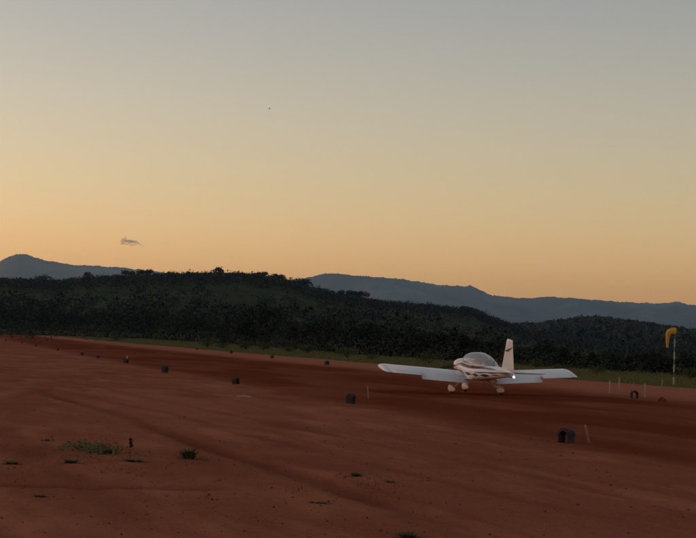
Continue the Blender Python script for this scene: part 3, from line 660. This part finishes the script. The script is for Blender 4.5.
# stripes on both flanks
def stripe(side, keys, off=.004, n=40):
    """keys: (x, lower fraction, upper fraction)"""
    k = np.array(keys); o = np.argsort(k[:, 0]); V, F = [], []
    for x in np.linspace(k[:, 0].max(), k[:, 0].min(), n):
        a, b = np.interp(x, k[o, 0], k[o, 1]), np.interp(x, k[o, 0], k[o, 2])
        for j in range(4):
            V.append(side_pt(x, a + (b - a) * j / 3, side, off))
    for i in range(n - 1):
        for j in range(3): F.append((i * 4 + j, (i + 1) * 4 + j, (i + 1) * 4 + j + 1, i * 4 + j + 1))
    return V, F
for side in (1, -1):
    obj('flank_stripe', newmesh('flank_stripe', *stripe(side, [(1.86, -.28, -.22), (1.5, -.14, .0), (1.0, .12, .40), (.5, .50, .78), (-.5, .54, .80), (-1.5, .52, .80), (-2.4, .42, .72), (-3.1, .40, .50)]), maroon, True), AP)
    obj('lower_stripe', newmesh('lower_stripe', *stripe(side, [(1.90, -.40, -.34), (1.5, -.46, -.36), (.9, -.30, -.12), (.3, -.16, -.08)]), maroon, True), AP)
    for x0, x1, a, b, mt in [(.45, -.25, -.28, .02, maroon), (-.30, -.95, -.34, .04, darkp), (-.98, -1.5, -.52, -.05, maroon), (-1.2, -2.0, -.10, .16, maroon), (-1.6, -2.35, -.66, -.22, darkp), (-2.1, -2.9, -.22, .05, maroon), (-2.5, -3.2, -.6, -.36, maroon)]:
        m_ = (a + b) / 2; obj('flank_flash', newmesh('flank_flash', *stripe(side, [(x0, m_ - .02 + .1, m_ + .02 + .1), ((x0 + x1) / 2, a, b), (x1, m_ - .02 - .08, m_ + .02 - .08)], .007, 14), mt, True), AP)
# undercarriage
def fairing(cx, cy, z0, L, W, H):
    secs = []
    for f, w_, h_ in ((0, .03, .05), (.05, .45, .5), (.14, .75, .8), (.3, 1, 1), (.48, .95, .96), (.68, .66, .72), (.86, .32, .42), (.98, .06, .16), (1, .02, .1)):
        x = cx + L * (.42 - f); zc = z0 + .045 + H * .5 + .02 * f
        secs.append([(x, cy + math.copysign(abs(math.cos(a)) ** .9, math.cos(a)) * W / 2 * w_, zc + math.sin(a) * H / 2 * h_) for a in [2 * math.pi * k / 18 for k in range(18)]])
    return span_loft(secs)
def wheel(cx, cy, z0, r, wd):
    prof_ = [(-.5, .62), (-.5, .86), (-.36, .98), (0, 1), (.36, .98), (.5, .86), (.5, .62)]; V, F = [], []; n = 20
    for k in range(n):
        a = 2 * math.pi * k / n
        for u, q in prof_: V.append((cx + math.cos(a) * r * q, cy + u * wd, z0 + r + math.sin(a) * r * q))
    m_ = len(prof_)
    for k in range(n):
        for j in range(m_ - 1): F.append((k * m_ + j, ((k + 1) % n) * m_ + j, ((k + 1) % n) * m_ + j + 1, k * m_ + j + 1))
    F.append(tuple(k * m_ for k in range(n))); F.append(tuple(k * m_ + m_ - 1 for k in range(n))[::-1]); return V, F
for side in (1, -1):
    lg = obj('main_gear_leg', newmesh('main_gear_leg', *tube([(.25, .32 * side, .60), (.14, .6 * side, .40), (.0, .86 * side, .20)], [.045, .036, .026], 8), white, True), AP)
    obj('wheel_fairing', fixnormals(newmesh('wheel_fairing', *fairing(0, .92 * side, 0, .82, .21, .29), dusty, True)), lg)
    obj('tyre', fixnormals(newmesh('tyre', *wheel(0, .92 * side, 0, .17, .12), black, True)), lg)
ng = obj('nose_gear_leg', newmesh('nose_gear_leg', *tube([(1.0, 0, .58), (1.2, 0, .40), (1.42, 0, .24), (1.45, 0, .14)], [.04, .035, .03, .028], 8), white, True), AP)
obj('wheel_fairing', fixnormals(newmesh('wheel_fairing', *fairing(1.42, 0, -.09, .74, .20, .28), dusty, True)), ng)
obj('tyre', fixnormals(newmesh('tyre', *wheel(1.42, 0, -.09, .15, .11), black, True)), ng)
obj('whip_antenna', newmesh('whip_antenna', *tube([(-1.95, 0, 1.27), (-2.02, 0, 1.42), (-2.12, 0, 1.56)], [.012, .009, .005], 6), darkp, True), AP)
obj('belly_antenna', newmesh('belly_antenna', *tube([(-.9, 0, .62), (-1.0, 0, .45), (-1.2, 0, .38)], [.009, .007, .005], 6), darkp, True), AP)

# ------------------------------------------------------------------ tyre arches that mark the edges
def arch_mesh(seed, H=.31, W=.30, depth=.20, th=.062):
    rg = np.random.default_rng(seed); path = []; r = W / 2 - th / 2
    for z in (-.08, .02, .09): path.append((-r, z))
    for k in range(0, 13): a = math.pi - math.pi * k / 12; path.append((math.cos(a) * r, H - W / 2 + math.sin(a) * r))
    for z in (.09, .02, -.08): path.append((r, z))
    V, F = [], []; n = len(path); sec = [(-.5, -.35), (-.42, .35), (-.2, .5), (0, .46), (.2, .5), (.42, .35), (.5, -.35), (.36, -.5), (.3, .05), (-.3, .05), (-.36, -.5)]; m_ = len(sec)
    for i, (x, z) in enumerate(path):
        a = path[max(i - 1, 0)]; b = path[min(i + 1, n - 1)]; tx, tz = b[0] - a[0], b[1] - a[1]; L = math.hypot(tx, tz); nx, nz = -tz / L, tx / L
        j = 1 + .05 * rg.normal()
        for u, v in sec: V.append((x + nx * v * th * j, u * depth, z + nz * v * th * j))
    for i in range(n - 1):
        for k in range(m_): F.append((i * m_ + k, i * m_ + (k + 1) % m_, (i + 1) * m_ + (k + 1) % m_, (i + 1) * m_ + k))
    return fixnormals(newmesh('tyre_arch', V, F, mat('dusty_tyre', (.034, .026, .023), .85, var=.35, scale=9, bump=.3, rnd=.2), True))
def lug_mesh(H=.31, W=.30, depth=.20):
    parts = []; r = W / 2 + .003
    for k in range(11):
        a = math.pi * (k + .5) / 11
        for u in (-.26, .26):
            V, F = box(0, u * depth, 0, .045, depth * .30, .012); c, s = math.cos(a - math.pi / 2), math.sin(a - math.pi / 2)
            parts.append(([(math.cos(a) * r + x * c - z * s, y, H - W / 2 + math.sin(a) * r + x * s + z * c) for x, y, z in V], F))
    return newmesh('tread_blocks', *merge(parts), MATS['dusty_tyre'])
ARCH = [arch_mesh(s) for s in (1, 2, 3)]; LUG = lug_mesh()
def marker(px, py, yaw, label, group, sc_=1., lean=0.):
    x, y = hit(px, py); t = thing('tyre_marker', label, 'tyre marker', (x, y, gz(x, y) - .03 * rt.random()), group, (lean + rt.uniform(-.12, .12), rt.uniform(-.1, .1), yaw + rt.uniform(-.25, .25))); t.scale = (sc_ * rt.uniform(.85, 1.0), sc_, sc_ * rt.uniform(.85, 1.0))
    obj('arch', ARCH[rt.randrange(3)], t); obj('tread', LUG, t)['kind'] = 'stuff'
ng_, fg_ = 'tyre markers along the near edge', 'tyre markers along the far edge'
marker(566, 441, math.radians(-50), 'nearest black tyre arch, beside the leaning stake', ng_)
marker(350.5, 403, math.radians(70), 'black tyre arch below the left wing, beside a thin stake', ng_)
marker(236, 384.5, math.radians(60), 'dark tyre arch by the pale stick, second left of the airplane', ng_)
marker(165, 373, math.radians(75), 'dark tyre arch third left of the airplane along the near edge', ng_, 1.1)
marker(126, 363.5, math.radians(75), 'small tyre arch between the third one and the pale stub', ng_)
ORD = {6: 'leftmost', 22: 'second from the left', 36: 'third from the left', 58: 'fourth from the left', 82: 'fifth from the left', 98: 'sixth from the left'}
for px, py, q in ((98, 358.5, .8), (82, 355, .85), (58, 350.5, .8), (36, 346.5, .8), (22, 343.5, .7), (6, 341, 1.)):
    marker(px, py, math.radians(75), 'tiny dark tyre arch, ' + ORD[px] + ' in the row vanishing to the left', 'vanishing near-edge tyre markers', q)
marker(634.5, 398, math.radians(5), 'open tyre arch among the white stakes by the windsock', fg_)
marker(327, 365, math.radians(40), 'dark tyre marker at the far edge left of the wing tip', fg_, 1.1)
marker(272, 358.5, math.radians(40), 'far-edge tyre marker below the tall dark pair of trees', fg_, 1.1)
marker(231, 353.5, math.radians(40), 'far-edge tyre marker below the rounded shrub', fg_, 1.1)
marker(197, 349.7, math.radians(40), 'smallest far-edge tyre marker, leftmost before the turf', fg_, 1.1)

# ------------------------------------------------------------------ stakes, stub, stick, clod
wood = mat('weathered_stake', (.24, .19, .15), .8, var=.25, scale=12)
paintw = mat('chalky_white_paint', (.33, .29, .26), .75, var=.2, scale=9)
def stake(px, by, ty, label, lean=0., mt=wood, wd=.035, group='marking stakes'):
    x, y = hit(px, by); az, el = azel(px, ty); dist = math.hypot(x, y); z = gz(x, y); h = CAMH + el * dist - z
    V, F = [], []
    for zz, k, o in ((-.12, .9, 0), (h * .5, 1, .006), (h - .02, .95, -.004), (h, .6, 0)):
        for a, b in ((-1, -1), (1, -1), (1, 1), (-1, 1)): V.append((a * wd / 2 * k + o, b * wd * .4 * k, zz))
    for i in range(3):
        for k in range(4): F.append((i * 4 + k, i * 4 + (k + 1) % 4, (i + 1) * 4 + (k + 1) % 4, (i + 1) * 4 + k))
    F.append((12, 13, 14, 15))
    o = obj('wooden_stake', newmesh('wooden_stake', V, F, mt), None, (x, y, z)); o.rotation_euler = (0, lean, rt.random() * .6)
    tag(o, label, 'stake', group); return o
stake(589, 440.5, 424, 'pale stake leaning left beside the nearest tyre arch', math.radians(-13))
stake(368.4, 397, 385.5, 'thin stake below the left wing tip', math.radians(-6), wd=.03)
stake(609.5, 393.5, 380.5, 'tall whitish stake, first right of the wing tip', math.radians(1), paintw, .045)
stake(619, 389.5, 377.5, 'whitish stake standing second right of the wing tip', math.radians(0), paintw, .045)
stake(633.5, 391, 382, 'short faint stake behind the open tyre arch', 0, wood, .04)
stake(645, 397, 383.5, 'whitish stake just right of the open tyre arch', math.radians(-1), paintw, .05)
stake(662, 387, 379, 'short grey stake left of the windsock pole', 0, wood, .05)
stake(127, 360.5, 355.5, 'pale stub near the far left tyre markers', 0, paintw, .07)
# stick lying on the dirt
x, y = hit(244, 397.5); V, F = tube([(-.20, 0, .02), (0, .02, .035), (.2, -.01, .02)], [.02, .026, .018], 7)
tag(obj('fallen_stick', newmesh('fallen_stick', V, F, mat('bleached_wood', (.45, .33, .25), .85, var=.2, scale=10), True), None, (x, y, gz(x, y))), 'pale stick lying on the dirt below the second tyre arch', 'stick')
def clod(px, py, w_, h_, label, seed):
    x, y = hit(px, py); bm = bmesh.new(); bmesh.ops.create_icosphere(bm, subdivisions=2, radius=1); rg = np.random.default_rng(seed)
    for v in bm.verts:
        k = 1 + .22 * rg.normal(); v.co = Vector((v.co.x * w_ * k, v.co.y * w_ * .8 * k, (v.co.z * k + .5) * h_))
    me = bpy.data.meshes.new('clod'); bm.to_mesh(me); bm.free(); me.materials.append(MATS['clod'])
    tag(obj('dirt_lump', me, None, (x, y, gz(x, y))), label, 'dirt lump')
clod(662, 401, .14, .10, 'dark lump of dirt right of the open tyre arch', 4)

# ------------------------------------------------------------------ windsock
x, y = hit(673.5, 386.5); z = gz(x, y); dist = math.hypot(x, y)
WS = thing('windsock', 'yellow windsock hanging limp on a banded pole beside the strip', 'windsock', (x, y, z))
ph = CAMH + azel(675, 328)[1] * dist - z
pale_band = mat('pole_white', (.40, .38, .35), .6, var=.1); dark_band = mat('pole_dark', (.17, .145, .125), .6, var=.2)
po = obj('pole', newmesh('pole', *tube([(0, 0, -.2), (0, 0, ph)], [.030, .026], 10), dark_band, True), WS)
for k in range(4):
    z0 = .10 + k * .62; obj('white_band', newmesh('white_band', *tube([(0, 0, z0), (0, 0, z0 + .36)], [.034, .034], 10, False), pale_band, True), po)
yel = foliage('windsock_cloth', (.70, .40, .05), (.80, .52, .10), 0, .35, 3)
rgm = random.Random(3)
pth = [(.06, 0, ph - .16), (-.04, 0, ph - .15), (-.16, 0, ph - .16), (-.27, 0, ph - .21), (-.335, 0, ph - .34), (-.355, 0, ph - .52), (-.36, 0, ph - .72), (-.35, 0, ph - .90), (-.345, 0, ph - .98)]
rad = [.165, .165, .16, .15, .118, .088, .07, .058, .05]
V, F = tube(pth, rad, 16, False)
V = [Vector(v) + Vector((0, 0, 0)) * 0 for v in V]
for i in range(len(pth)):
    for k in range(16):
        q = V[i * 16 + k]; c = Vector(pth[i]); f = 1 + (.16 * math.sin(k * 2.36 + i * .7) + .08 * rgm.uniform(-1, 1)) * min(1, i / 4); V[i * 16 + k] = c + (q - c) * f
obj('sock', newmesh('sock', V, F, yel, True), WS)
ringp = [(.06, math.cos(a) * .168, ph - .16 + math.sin(a) * .168) for a in [2 * math.pi * k / 18 for k in range(19)]]
rg_ = obj('hoop', newmesh('hoop', *tube(ringp, [.012] * 19, 6), dark_band, True), WS)
obj('swivel_arm', newmesh('swivel_arm', *tube([(0, 0, ph - .02), (.06, 0, ph + .0), (.06, 0, ph - .33)], [.012] * 3, 6), dark_band, True), WS)

# ------------------------------------------------------------------ weeds and tufts on the dirt
weed = foliage('weed_leaves', (.050, .060, .022), (.115, .120, .046), .2, .3, 8)
patchm = foliage('creeping_weed', (.095, .100, .032), (.170, .165, .060), .15, .25, 5)
def tuft_mesh(n, h, r, seed, lw=.012):
    rg = np.random.default_rng(seed); V, F = [], []
    for i in range(n):
        a = rg.random() * 6.283; q = r * .35 * math.sqrt(rg.random()); bx, by = math.cos(a) * q, math.sin(a) * q; hh = h * (.45 + .55 * rg.random()); o = r * (.3 + .8 * rg.random()); b2 = a + rg.normal() * .5
        w_ = lw * (.7 + .6 * rg.random()); px_, py_ = -math.sin(b2) * w_, math.cos(b2) * w_; k = len(V)
        for t, wf in ((0, 1), (.5, .9), (1, .05)):
            cx, cy, cz = bx + math.cos(b2) * o * t * t, by + math.sin(b2) * o * t * t, hh * (t - .25 * t * t * rg.random()) - .01
            V += [(cx - px_ * wf, cy - py_ * wf, cz), (cx + px_ * wf, cy + py_ * wf, cz)]
        F += [(k, k + 1, k + 3, k + 2), (k + 2, k + 3, k + 5, k + 4)]
    return newmesh('blades', V, F, weed)
def tuft(px, py, h, r, n, label, seed, m=None, name='weed_tuft'):
    x, y = hit(px, py); me = tuft_mesh(n, h, r, seed)
    if m: me.materials.clear(); me.materials.append(m)
    o = obj(name, me, None, (x, y, gz(x, y))); tag(o, label, 'weed', 'weeds on the dirt'); return o
tuft(189, 459, .20, .17, 150, 'dark green leafy tuft, largest weed in the left foreground', 1)
tuft(12, 464, .07, .16, 60, 'flat dark weed near the left edge', 2)
tuft(71, 463, .08, .16, 70, 'flat weed left of the green creeping patch end', 3)
tuft(107, 453, .09, .20, 90, 'thick end of the creeping green weed patch', 4)
tuft(134, 461, .07, .20, 70, 'low weed at the foot of the dry seed stalk', 5)
tuft(46, 441, .05, .13, 30, 'faint small weed at the upper left of the foreground', 6)
tuft(40, 497, .05, .10, 30, 'tiny dark weed low in the left corner', 7)
tuft(357, 477, .07, .12, 60, 'small weed right of the ledge in the centre foreground', 8)
tuft(318, 503, .04, .14, 40, 'flat weed beneath the ledge in the centre foreground', 9)
tuft(407, 537, .07, .13, 60, 'weed cut by the bottom edge of the view', 10)
tuft(390, 483, .05, .10, 30, 'tiny weed just right of the small centre weed', 11)
# creeping patch: low leaves spread over the dirt
rg = np.random.default_rng(9); x0, y0 = hit(94, 450); V, F = [], []
for i in range(520):
    px_, py_ = 94 + rg.normal() * 17, 0; xx, yy = hit(px_, 449.5 + (px_ - 94) * .09 + rg.normal() * 2.6); zz = gz(xx, yy); a = rg.random() * 6.283; s = .018 + .025 * rg.random(); h = .012 + .06 * rg.random() ** 2; k = len(V)
    for q in range(4): V.append((xx - x0 + math.cos(a + q * 1.57) * s * (1 if q % 2 == 0 else .5), yy - y0 + math.sin(a + q * 1.57) * s * (1 if q % 2 == 0 else .5), zz + h * (1 if q < 2 else .4)))
    F.append((k, k + 1, k + 2, k + 3))
tag(obj('creeping_weed', newmesh('creeping_weed', V, F, patchm), None, (x0, y0, 0)), 'thin green creeping weed patch spread on the left foreground dirt', 'weed', 'weeds on the dirt', 'stuff')
rg = np.random.default_rng(19); V, F = [], []
for i in range(420):
    c = [(100, 452, 40, 5), (190, 460, 14, 3), (60, 470, 60, 14), (250, 480, 80, 14), (370, 488, 40, 12)][rg.integers(5)]; px_ = c[0] + rg.normal() * c[2]; py_ = min(540, max(436, c[1] + rg.normal() * c[3]))
    xx, yy = hit(px_, py_); zz = gz(xx, yy); k0 = rg.integers(2, 6)
    for b in range(k0):
        a = rg.random() * 6.283; w_ = .003 + .003 * rg.random(); h = .012 + .045 * rg.random() ** 2; o = h * (.5 + rg.random()); k = len(V)
        V += [(xx - math.sin(a) * w_, yy + math.cos(a) * w_, zz - .005), (xx + math.sin(a) * w_, yy - math.cos(a) * w_, zz - .005), (xx + math.cos(a) * o, yy + math.sin(a) * o, zz + h)]; F.append((k, k + 1, k + 2))
tag(obj('dry_sprigs', newmesh('dry_sprigs', V, F, foliage('dry_sprig', (.085, .068, .030), (.150, .115, .055), 0, .2, 9))), 'sparse dry sprigs dotted around the foreground weeds', 'grass', kind='stuff')
# dry seed stalk
x, y = hit(130, 459.5); sk = thing('seed_stalk', 'dry reddish seed stalk standing beside the creeping weed patch', 'plant', (x, y, gz(x, y)), None)
obj('stem', newmesh('stem', *tube([(0, 0, -.02), (.006, 0, .12), (.0, 0, .24)], [.006, .005, .004], 5), mat('dry_stalk', (.10, .055, .03), .9, var=.2), True), sk)
V, F = leaf_cloud([(0, 0, .23), (.01, 0, .19), (.0, .0, .27)], [.026, .022, .02], 90, .014, np.random.default_rng(4)); obj('seed_head', npmesh('seed_head', V, F, mat('dry_seed', (.055, .022, .014), .9, var=.3)), sk)

# ------------------------------------------------------------------ bird and cloud
az, el = azel(269.5, 108.5); dist = 260.; bx, by, bz = dist * math.sin(az), dist * math.cos(az), CAMH + el * dist
V, F = tube([(.0, -.16, 0), (0, -.10, .01), (0, 0, .015), (0, .10, .005), (0, .2, 0)], [.008, .03, .042, .025, .004], 8)
parts = [(V, F)]
for s in (-1, 1): parts.append(([(0.02 * s, -.06, .02), (.02 * s, .06, .02), (.18 * s, .02, .07), (.17 * s, -.08, .07), (.36 * s, -.03, .01)], [(0, 1, 2, 3), (3, 2, 4)]))
b = obj('bird', newmesh('bird', *merge(parts), mat('dark_feathers', (.06, .05, .045), .8, var=.1)), None, (bx, by, bz)); b.rotation_euler = (0, .2, 1.9)
tag(b, 'tiny dark speck of a bird high in the clear sky', 'bird')

def cloud_mat():
    m = bpy.data.materials.new('cloud_vapour'); m.use_nodes = True; t = m.node_tree
    for n in list(t.nodes):
        if n.type == 'BSDF_PRINCIPLED': t.nodes.remove(n)
    v = t.nodes.new('ShaderNodeVolumePrincipled'); v.inputs['Color'].default_value = (.80, .79, .82, 1); v.inputs['Density'].default_value = .021; v.inputs['Anisotropy'].default_value = 0
    t.links.new(v.outputs[0], t.nodes['Material Output'].inputs['Volume']); return m
CD = 24000.
def sky_pt(px, py, d=CD):
    az, el = azel(px, py); return Vector((d * math.sin(az), d * math.cos(az), CAMH + el * d))
c0 = sky_pt(133, 242)
rg = np.random.default_rng(31); bm = bmesh.new(); u = CD / FPX
path = [(122.5, 242, 1.3), (124, 240.5, 1.5), (125.2, 238, .9), (125.5, 236.6, .5), (126.5, 241, 1.5), (129, 241.3, 1.6), (132, 241.6, 1.6), (135, 242.4, 1.4), (138, 243.4, .95), (140.5, 244.6, .6), (143, 246, .45), (145.5, 247.4, .3), (128, 244, .9), (131, 245, .9), (134, 245, .7), (123.5, 243.5, 1.0), (124.5, 239, 1.0)]
for px_, py_, r_ in path:
    for k in range(9):
        p = sky_pt(px_ + rg.normal() * r_ * .5, py_ + rg.normal() * r_ * .25) - c0; r = r_ * u * (.7 + .55 * rg.random())
        mtx = Matrix.Translation(p + Vector((0, rg.normal() * r, 0))) @ Matrix.Diagonal((1.5, 1.2, .75, 1))
        bmesh.ops.create_icosphere(bm, subdivisions=2, radius=r, matrix=mtx)
for v in bm.verts: v.co += Vector(rg.normal(size=3) * .9)
me = bpy.data.meshes.new('cloud'); bm.to_mesh(me); bm.free(); me.materials.append(cloud_mat())
tag(obj('cloud', me, None, c0), 'single small dark wisp of cloud low over the left hill', 'cloud')

# ------------------------------------------------------------------ haze
HAZE = 3.5e-5
hz = bpy.data.materials.new('haze_air'); hz.use_nodes = True; t = hz.node_tree
for n in list(t.nodes):
    if n.type == 'BSDF_PRINCIPLED': t.nodes.remove(n)
v = t.nodes.new('ShaderNodeVolumePrincipled'); v.inputs['Color'].default_value = (.45, .73, 1, 1); v.inputs['Density'].default_value = HAZE; v.inputs['Anisotropy'].default_value = .6
t.links.new(v.outputs[0], t.nodes['Material Output'].inputs['Volume'])
ztop = 640.
tag(obj('haze', newmesh('haze', *box(0, 0, (ztop - 9) / 2, 36600, 36600, ztop + 9), hz)), 'thin blue evening haze filling the air', 'haze', kind='stuff')
